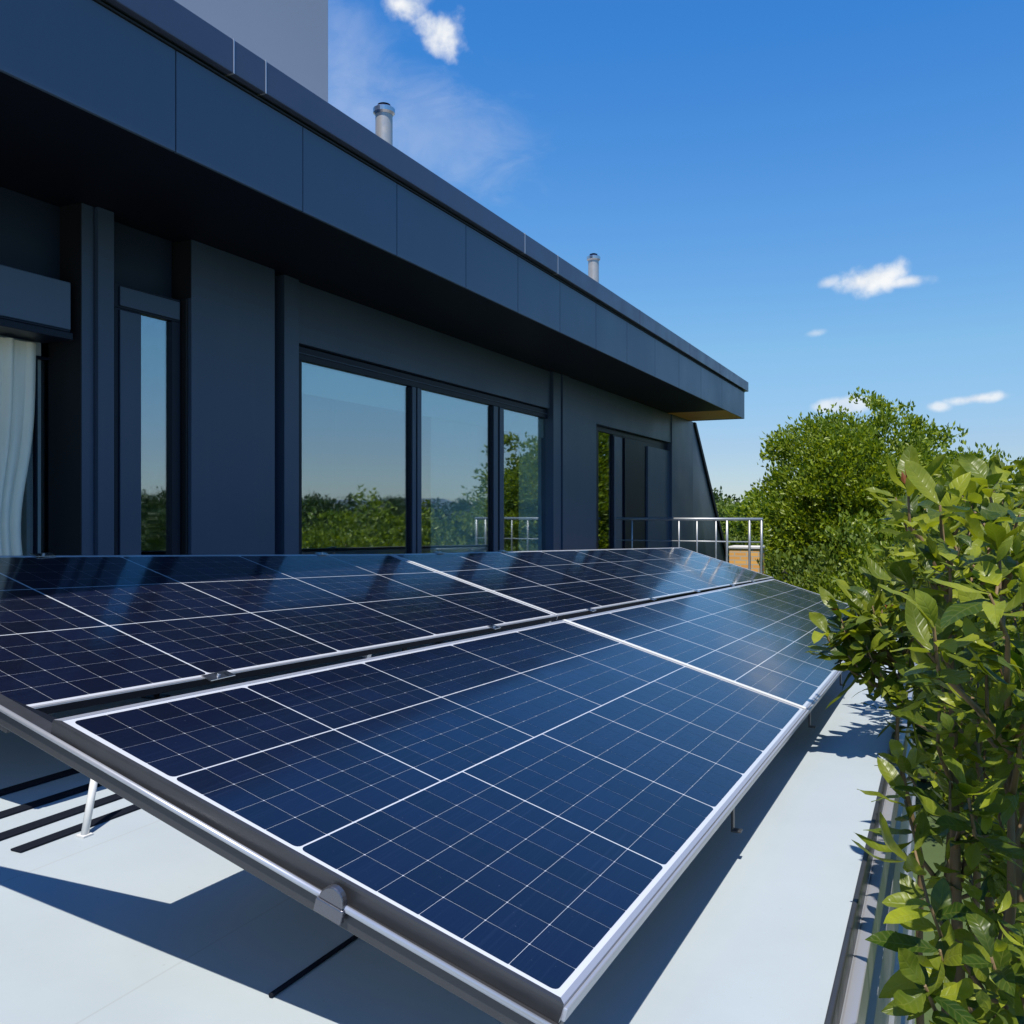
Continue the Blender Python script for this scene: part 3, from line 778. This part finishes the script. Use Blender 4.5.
# ------------------------------------------------------------------ plants
LM = {}
LM['tree'] = leafmat('tree_leaves', (.070, .125, .009), (.25, .31, .022), .36, .42)
LM['dark'] = leafmat('dark_tree_leaves', (.018, .040, .010), (.045, .080, .014), .2, .5)
LM['shrub'] = leafmat('glossy_shrub_leaves', (.020, .055, .008), (.25, .30, .026), .34, .36)
def veins(m):
    t = m.node_tree; p = t.nodes['Principled BSDF']; src = p.inputs['Base Color'].links[0].from_socket
    def mt(op, a, b=None, c=None, cl=False):
        n = t.nodes.new('ShaderNodeMath'); n.operation = op; n.use_clamp = cl
        for i, x in enumerate((a, b, c)):
            if x is None: continue
            if isinstance(x, (int, float)): n.inputs[i].default_value = x
            else: t.links.new(x, n.inputs[i])
        return n.outputs[0]
    at = t.nodes.new('ShaderNodeAttribute'); at.attribute_name = 'leaf_grid'
    sx = t.nodes.new('ShaderNodeSeparateXYZ'); t.links.new(at.outputs['Vector'], sx.inputs[0])
    ay = mt('ABSOLUTE', sx.outputs[1])
    mid = mt('SUBTRACT', 1, mt('DIVIDE', ay, .10), cl=True)
    ph = mt('SUBTRACT', mt('MULTIPLY', sx.outputs[0], 6.0), mt('MULTIPLY', ay, 1.1))
    vn = mt('POWER', mt('ABSOLUTE', mt('SINE', mt('MULTIPLY', ph, pi))), 9)
    vein = mt('MAXIMUM', mid, mt('MULTIPLY', vn, .45))
    mx = t.nodes.new('ShaderNodeMix'); mx.data_type = 'RGBA'; t.links.new(mt('MULTIPLY', vein, .32), mx.inputs[0]); t.links.new(src, mx.inputs[6]); mx.inputs[7].default_value = (.26, .29, .07, 1)
    c = t.nodes.new('ShaderNodeTexCoord'); n = t.nodes.new('ShaderNodeTexNoise'); n.inputs['Scale'].default_value = 16; n.inputs['Detail'].default_value = 5; t.links.new(c.outputs['Object'], n.inputs[0])
    hv = t.nodes.new('ShaderNodeMix'); hv.data_type = 'RGBA'; hv.blend_type = 'MULTIPLY'; hv.inputs[0].default_value = 1
    rr = t.nodes.new('ShaderNodeValToRGB'); e = rr.color_ramp.elements; e[0].position = .3; e[0].color = (.62, .68, .7, 1); e[1].position = .7; e[1].color = (1.3, 1.15, .9, 1); t.links.new(n.outputs[0], rr.inputs[0])
    t.links.new(mx.outputs[2], hv.inputs[6]); t.links.new(rr.outputs[0], hv.inputs[7]); t.links.new(hv.outputs[2], p.inputs['Base Color'])
    bp = t.nodes.new('ShaderNodeBump'); bp.inputs['Strength'].default_value = .3; bp.inputs['Distance'].default_value = .004
    t.links.new(mt('SUBTRACT', 1, vein), bp.inputs['Height']); t.links.new(bp.outputs[0], p.inputs['Normal'])
veins(LM['shrub'])
LM['hedge'] = leafmat('hedge_leaves', (.07, .12, .015), (.16, .21, .03), .3, .5)
LM['bud'] = leafmat('reddish_new_growth', (.20, .05, .03), (.30, .12, .05), .3, .4, (1.4, .8, .5))

def rnd(a=1): return Vector((random.uniform(-1, 1), random.uniform(-1, 1), random.uniform(-1, 1))) * a
def small_leaf(m, p, d, L_, w):
    n = d.cross(rnd()).normalized(); s = d.cross(n).normalized()
    m.quad([p, p + d * L_ * .45 + s * w - n * w * .3, p + d * L_, p + d * L_ * .45 - s * w - n * w * .3])
def crown(m, c, rx, rz, nclump, nleaf, lsize, clump_r, bottom=-.55, seed=1, lobes=7):
    random.seed(seed)
    lob = [(Vector((random.uniform(-1, 1), random.uniform(-1, 1), random.uniform(-.3, 1))).normalized(), random.uniform(.55, .78), random.uniform(.34, .52)) for _ in range(lobes)]
    c = Vector(c)
    for _ in range(nclump):
        d = rnd().normalized()
        if random.random() < .8:
            lc, ld, lr = random.choice(lob); q = lc * ld + d * lr * random.uniform(.75, 1.05)
        else: q = d * random.uniform(.35, .8)
        if q.z < bottom: q.z = bottom * random.uniform(.5, 1)
        cc = c + Vector((q.x * rx, q.y * rx, q.z * rz)); out_ = (cc - c).normalized()
        cr = clump_r * random.uniform(.6, 1.3)
        for _ in range(nleaf):
            o_ = rnd().normalized() * random.random() ** .5 * cr; o_.z *= .7
            dd = (out_ * .7 + Vector((0, 0, .35)) + rnd() * .9).normalized()
            small_leaf(m, cc + o_, dd, lsize * random.uniform(.7, 1.3), lsize * .28)
def trunk_mb(base, top, r, rx, rz, seed, nl=9):
    random.seed(seed + 50); m = MB(); base = Vector(base); top = Vector(top)
    pts = [base.lerp(top, t) + rnd(.12) * (t > 0) for t in (0, .25, .5, .75, 1)]
    m.tube(pts, [r * 1.25, r, r * .85, r * .65, r * .4], 10)
    for i in range(nl):
        a = 2 * pi * i / nl + random.random(); st = base.lerp(top, random.uniform(.45, .95))
        e = top + Vector((cos(a) * rx * .6, sin(a) * rx * .6, random.uniform(-.3, .6) * rz))
        mid = st.lerp(e, .5) + Vector((0, 0, .15 * rz)) + rnd(.1)
        m.tube([st, mid, e], [r * .45, r * .28, r * .1], 7)
    return m
GR = 'trees and bushes beyond the terrace'
def tree(label, x, y, topz, rx, rz, nclump, nleaf, ls, cr, mt, seed, zc=None, name='broadleaf_tree', group=GR, bottom=-.55, cat='tree', lobes=7):
    zc = topz - rz * .98 if zc is None else zc
    root = thing(name, (x, y, ZG), label, cat, group)
    m = trunk_mb((x, y, ZG), (x, y, zc), .05 + rx * .05, rx, rz, seed); m.build('trunk', M['bark'], root, fixn=False)
    m = MB(); crown(m, (x, y, zc), rx, rz, nclump, nleaf, ls, cr, bottom, seed, lobes); m.build('crown', LM[mt], root, fixn=False)
    return root
Y = 22.; X = XY(878, Y)
tree('big round bright green tree right of the roof end, tallest in the view', X, Y, Zv(405, X, Y), 2.75, 3.0, 1050, 62, .115, .36, 'tree', 11, zc=Zv(405, X, Y) - 3.0, bottom=-.95, lobes=16)
Y = 26.; X = XY(965, Y)
tree('round tree just behind and right of the tallest tree', X, Y, Zv(440, X, Y), 2.6, 2.6, 330, 40, .14, .45, 'tree', 12)
Y = 34.; X = XY(1040, Y)
tree('green tree at the right edge behind the large leaved shrub', X, Y, Zv(470, X, Y), 4.2, 3.2, 330, 40, .18, .6, 'tree', 13)
Y = 90.; X = XY(718, Y)
t0 = tree('small dark distant tree next to the slanted wall end', X, Y, Zv(487, X, Y), 3.4, 3.4, 140, 34, .4, .9, 'dark', 14, bottom=-.9)
Y = 80.; X = XY(752, Y)
tree('low distant tree between the wall end and the tallest tree', X, Y, Zv(495, X, Y), 4.6, 3.2, 150, 34, .4, .9, 'hedge', 15, bottom=-.9)
Y = 60.; X = XY(785, Y)
tree('mid distance bush like tree left of the tallest tree', X, Y, Zv(487, X, Y), 3.4, 3.0, 150, 34, .3, .8, 'tree', 16, bottom=-.9)
# shrubs at the foot of the tallest tree
for i, (u, v, Y, r, lab) in enumerate((
        (722, 524, 26, 1.4, 'sunlit shrub behind the brick pier by the slanted wall'), (752, 530, 24, 1.1, 'sunlit shrub seen above the brick pier'),
        (790, 545, 19, 1.6, 'leafy shrub right of the railing end'), (835, 535, 17.5, 1.9, 'leafy shrub below the tallest tree'),
        (880, 530, 16, 1.9, 'leafy shrub beyond the end of the front solar row'), (930, 505, 17, 2.2, 'tall bush behind the large leaved shrub'),
        (985, 490, 15, 2.1, 'tall bush at the right edge of the photo'), (1060, 480, 16, 2.4, 'bush partly beyond the right edge of the photo'))):
    X = XY(u, Y); zt = Zv(v, X, Y)
    tree(lab, X, Y, zt, r, max(1.2, (zt - ZG) * .5), 210, 40, .11, .34, 'hedge' if i % 2 else 'tree', 30 + i, zc=zt - max(1.2, (zt - ZG) * .5), name='shrub', group='shrubs beyond the terrace end', bottom=-.95, cat='shrub', lobes=9)
# trees to the side (seen mirrored in the windows)
protos = [t0]
def copy_tree(src, x, y, s, rz, label):
    r = src.copy(); C.objects.link(r); r.location = (x, y, ZG); r.scale = (s, s, s); r.rotation_euler = (0, 0, rz)
    r['label'] = label
    for ch in list(src.children):
        c = ch.copy(); C.objects.link(c); c.parent = r
    return r
random.seed(5)
side = [(14, 24), (18, 30), (22, 29), (20, 40), (27, 36), (30, 44), (33, 38), (37, 48), (44, 50), (41, 36), (50, 42), (48, 60), (26, 56), (14, 46), (60, 58), (56, 74), (36, 70), (20, 74)]
names = ['leafy tree mirrored in the windows, standing off to the right of the view']
p1 = tree('broad tree mirrored in the sliding window, out to the right of the terrace', 12, 27, .5, 3.6, 2.6, 260, 40, .2, .6, 'dark', 61, bottom=-.95, lobes=9)
for i, (x, y) in enumerate(side):
    dist = math.hypot(x + 5, y)
    topz = dist * random.uniform(.004, .022) ; hgt = topz - ZG
    sc = hgt / (.5 - ZG)
    c = copy_tree(p1, x, y, sc, random.uniform(0, 6), 'leafy tree out to the right of the terrace, seen only mirrored in the window glass')
    c['group'] = 'trees mirrored in the windows'
p1['group'] = 'trees mirrored in the windows'
p1['label'] = 'leafy tree out to the right of the terrace, seen only mirrored in the window glass'

# large leaved shrubs on the right
def big_leaf(m, p, d, n, L_, w, droop):
    """folded, curved, slightly rippled leaf, widest past its middle"""
    d = d.normalized(); s = d.cross(n).normalized(); n = s.cross(d).normalized()
    K = 8 if L_ > .09 else 5; cols_ = (-1, -.55, 0, .55, 1)
    wv = random.uniform(0, 6); twist = random.uniform(-.6, .6); fold = random.uniform(.12, .55); rip_a = random.uniform(.05, .16)
    curl = random.uniform(-.25, .15); b = len(m.v); side = random.uniform(-.14, .14) * L_
    while len(m.at) < b: m.at.append((0, 0, 0))
    for i in range(K + 1):
        t = i / K
        wd = w * (math.sin(pi * t ** 1.18) ** .72 if 0 < i < K else .03) * (1 - .12 * t)
        c = p + d * L_ * t - Vector((0, 0, 1)) * droop * L_ * t * t + n * (curl * L_ * math.sin(pi * t)) + s * side * t * t
        a = twist * t; ss = s * cos(a) + n * sin(a); nn = n * cos(a) - s * sin(a)
        for k in cols_:
            rip = rip_a * w * sin(t * 13 + wv + k) * abs(k)
            m.v.append(tuple(c + ss * wd * k + nn * (wd * (abs(k) ** .8) * fold + rip - .10 * wd * k * k))); m.at.append((t * L_ * 10, k, t))
    for i in range(K):
        for k in range(4):
            a = b + i * 5 + k; m.f.append((a, a + 1, a + 6, a + 5)); m.sm.append(True)
def whorl(m, p, axis, nl, L_, w, bud=False):
    axis = axis.normalized(); a = axis.cross(Vector((.3, .2, 1))).normalized(); b = axis.cross(a)
    for i in range(nl):
        an = 2 * pi * i / nl * 1.618 + random.uniform(-.6, .6); k = i / nl
        rd = a * cos(an) + b * sin(an)
        d = (rd * random.uniform(.6, 1.2) + axis * (1.1 - k) * random.uniform(.5, 1.3) + Vector((0, 0, random.uniform(-.2, .35)))).normalized()
        nrm = (axis * .8 - rd * .5 + Vector((0, 0, .5)) + rnd(.35))
        if abs(nrm.normalized().dot(d)) > .93: nrm = Vector((.2, .3, 1))
        big_leaf(m, p - axis * .14 * k, d, nrm, L_ * random.uniform(.5, 1.2), w * random.uniform(.65, 1.15), random.uniform(-.15, .5))
    if bud: BUDS.append((p, axis))
BUDS = []
def poly_in(u, v, P):
    c = False; n = len(P)
    for i in range(n):
        (x1, y1), (x2, y2) = P[i], P[(i + 1) % n]
        if (y1 > v) != (y2 > v) and u < (x2 - x1) * (v - y1) / (y2 - y1) + x1: c = not c
    return c
def proj(p):
    r = p.x * CT + p.y * ST; f_ = -p.x * ST + p.y * CT
    return (512 + F * r / f_, HZ - F * p.z / f_) if f_ > .1 else (-999, -999)
def AT(u, v, Y): X = XY(u, Y); return Vector((X, Y, Zv(v, X, Y)))
def big_shrub(label, base, box, P, ntip, L_, w, seed, nl=(6, 9), extra=(), fill=900, tops=()):
    random.seed(seed); BUDS.clear()
    root = thing('large_leaved_shrub', base, label, 'shrub', 'large leaved shrubs along the terrace edge')
    lf, tw = MB(), MB(); base = Vector(base)
    (xa, xb_), (ya, yb), (za, zb) = box
    def sample(n, gap, first):
        out_ = list(first); tries = 0
        while len(out_) < n and tries < 50000:
            tries += 1
            p = Vector((random.uniform(xa, xb_), random.uniform(ya, yb), random.uniform(za, zb)))
            if p.x < XE + .05 and p.z < -H + .12: continue
            if not poly_in(*proj(p), P): continue
            if gap and any((p - q).length < gap for q in out_): continue
            out_.append(p)
        return out_
    tips = sample(ntip, L_ * .5, [Vector(e) for e in extra])
    stems = []
    for tp in tops:
        tp = Vector(tp); b0 = base + Vector((random.uniform(-.06, .06), random.uniform(-.06, .06), 0)); pts = [b0]
        knee = Vector((b0.x * .3 + tp.x * .7, b0.y * .3 + tp.y * .7, tp.z - 1.6))
        for t in (.33, .66): pts.append(b0.lerp(knee, t) + rnd(.03))
        pts.append(knee); pts.append(knee.lerp(tp, .35) + rnd(.05)); pts.append(knee.lerp(tp, .7) + rnd(.04)); pts.append(tp)
        tw.tube(pts, [.030, .027, .023, .018, .014, .010, .004], 8); stems.append(pts)
    nodes_ = [s_[i].lerp(s_[i + 1], t) for s_ in stems for i in range(2, 6) for t in (0, .25, .5, .75)]
    for p in tips:
        st = min(nodes_, key=lambda q: (q - (p - Vector((0, 0, .25)))).length)
        ax = p - st
        if ax.length < .05: ax = Vector((0, 0, 1))
        axis = (ax.normalized() + Vector((0, 0, .7)) + rnd(.35)).normalized()
        mid = st.lerp(p, .6) - Vector((0, 0, .05)) + rnd(.02)
        tw.tube([st, mid, p - axis * .12, p], [.008, .006, .0045, .003], 6)
        whorl(lf, p, axis, random.randint(*nl), L_, w, random.random() < .12)
        if random.random() < .8: whorl(lf, mid, (axis + rnd(.8)), 4, L_ * .7, w * .7)
    # small inner leaves on short side shoots
    for p in sample(fill, 0, []):
        ax = (rnd() + Vector((0, 0, .5))).normalized()
        for _ in range(5):
            big_leaf(lf, p + rnd(.02), (ax + rnd(.9)).normalized(), (Vector((0, 0, 1)) + rnd(.8)), L_ * random.uniform(.22, .48), w * random.uniform(.3, .55), random.uniform(0, .3))
    nf = len(lf.f)
    for p, axis in BUDS:
        for _ in range(6): small_leaf(lf, p + rnd(.008), (axis + rnd(.7)).normalized(), .04, .008)
    tw.build('stem', M['twig'], root, fixn=False)
    o = lf.build('foliage', LM['shrub'], root, fixn=False)
    o.data.materials.append(LM['bud'])
    for k in range(nf, len(o.data.polygons)): o.data.polygons[k].material_index = 1
    return root
P1 = [(915, 490), (990, 485), (1100, 490), (1100, 1080), (985, 1080), (975, 1000), (978, 900), (965, 820), (945, 770), (930, 700), (920, 600), (910, 550), (900, 500)]
E1 = [AT(930, 905, 2.0), AT(925, 985, 1.9), AT(905, 800, 2.6), AT(940, 950, 2.0), AT(915, 850, 2.4), AT(950, 780, 2.5), AT(900, 760, 2.9),
      AT(908, 482, 2.6), AT(940, 505, 2.4), AT(985, 480, 2.5), AT(950, 560, 2.4), AT(905, 575, 2.7), AT(1000, 540, 2.3)]
big_shrub('near large leaved green shrub filling the right edge beside the terrace', (.22, 2.7, ZG), ((-.15, .6), (1.8, 3.4), (-2.4, .20)), P1, 100, .138, .026, 3,
          extra=E1, fill=330, tops=[AT(1003, 545, 2.6), AT(940, 500, 2.6), AT(1010, 700, 2.2), AT(965, 620, 2.9), AT(1030, 480, 3.0)])
P2 = [(870, 560), (905, 470), (1080, 470), (1080, 900), (940, 800), (905, 735), (893, 690), (885, 655), (870, 640)]
E2 = [AT(826, 632, 4.2), AT(848, 655, 4.2), AT(866, 645, 4.2), AT(852, 600, 4.4), AT(838, 612, 4.3), AT(878, 618, 4.3), AT(862, 615, 4.3), AT(890, 610, 4.4), AT(885, 628, 4.4), AT(862, 632, 4.35), AT(842, 626, 4.3), AT(905, 600, 4.5), AT(872, 604, 4.4), AT(855, 645, 4.3), AT(895, 650, 4.4), AT(880, 590, 4.6), AT(900, 690, 4.3), AT(835, 640, 4.25)]
big_shrub('large leaved shrub farther along, its branch reaching over the front solar row', (.05, 4.9, ZG), ((-.55, .8), (3.9, 5.8), (-1.9, .25)), P2, 150, .17, .032, 4,
          extra=E2, fill=420, tops=[AT(940, 560, 4.6), AT(990, 520, 5.0), AT(900, 640, 4.5), AT(960, 700, 4.3)])
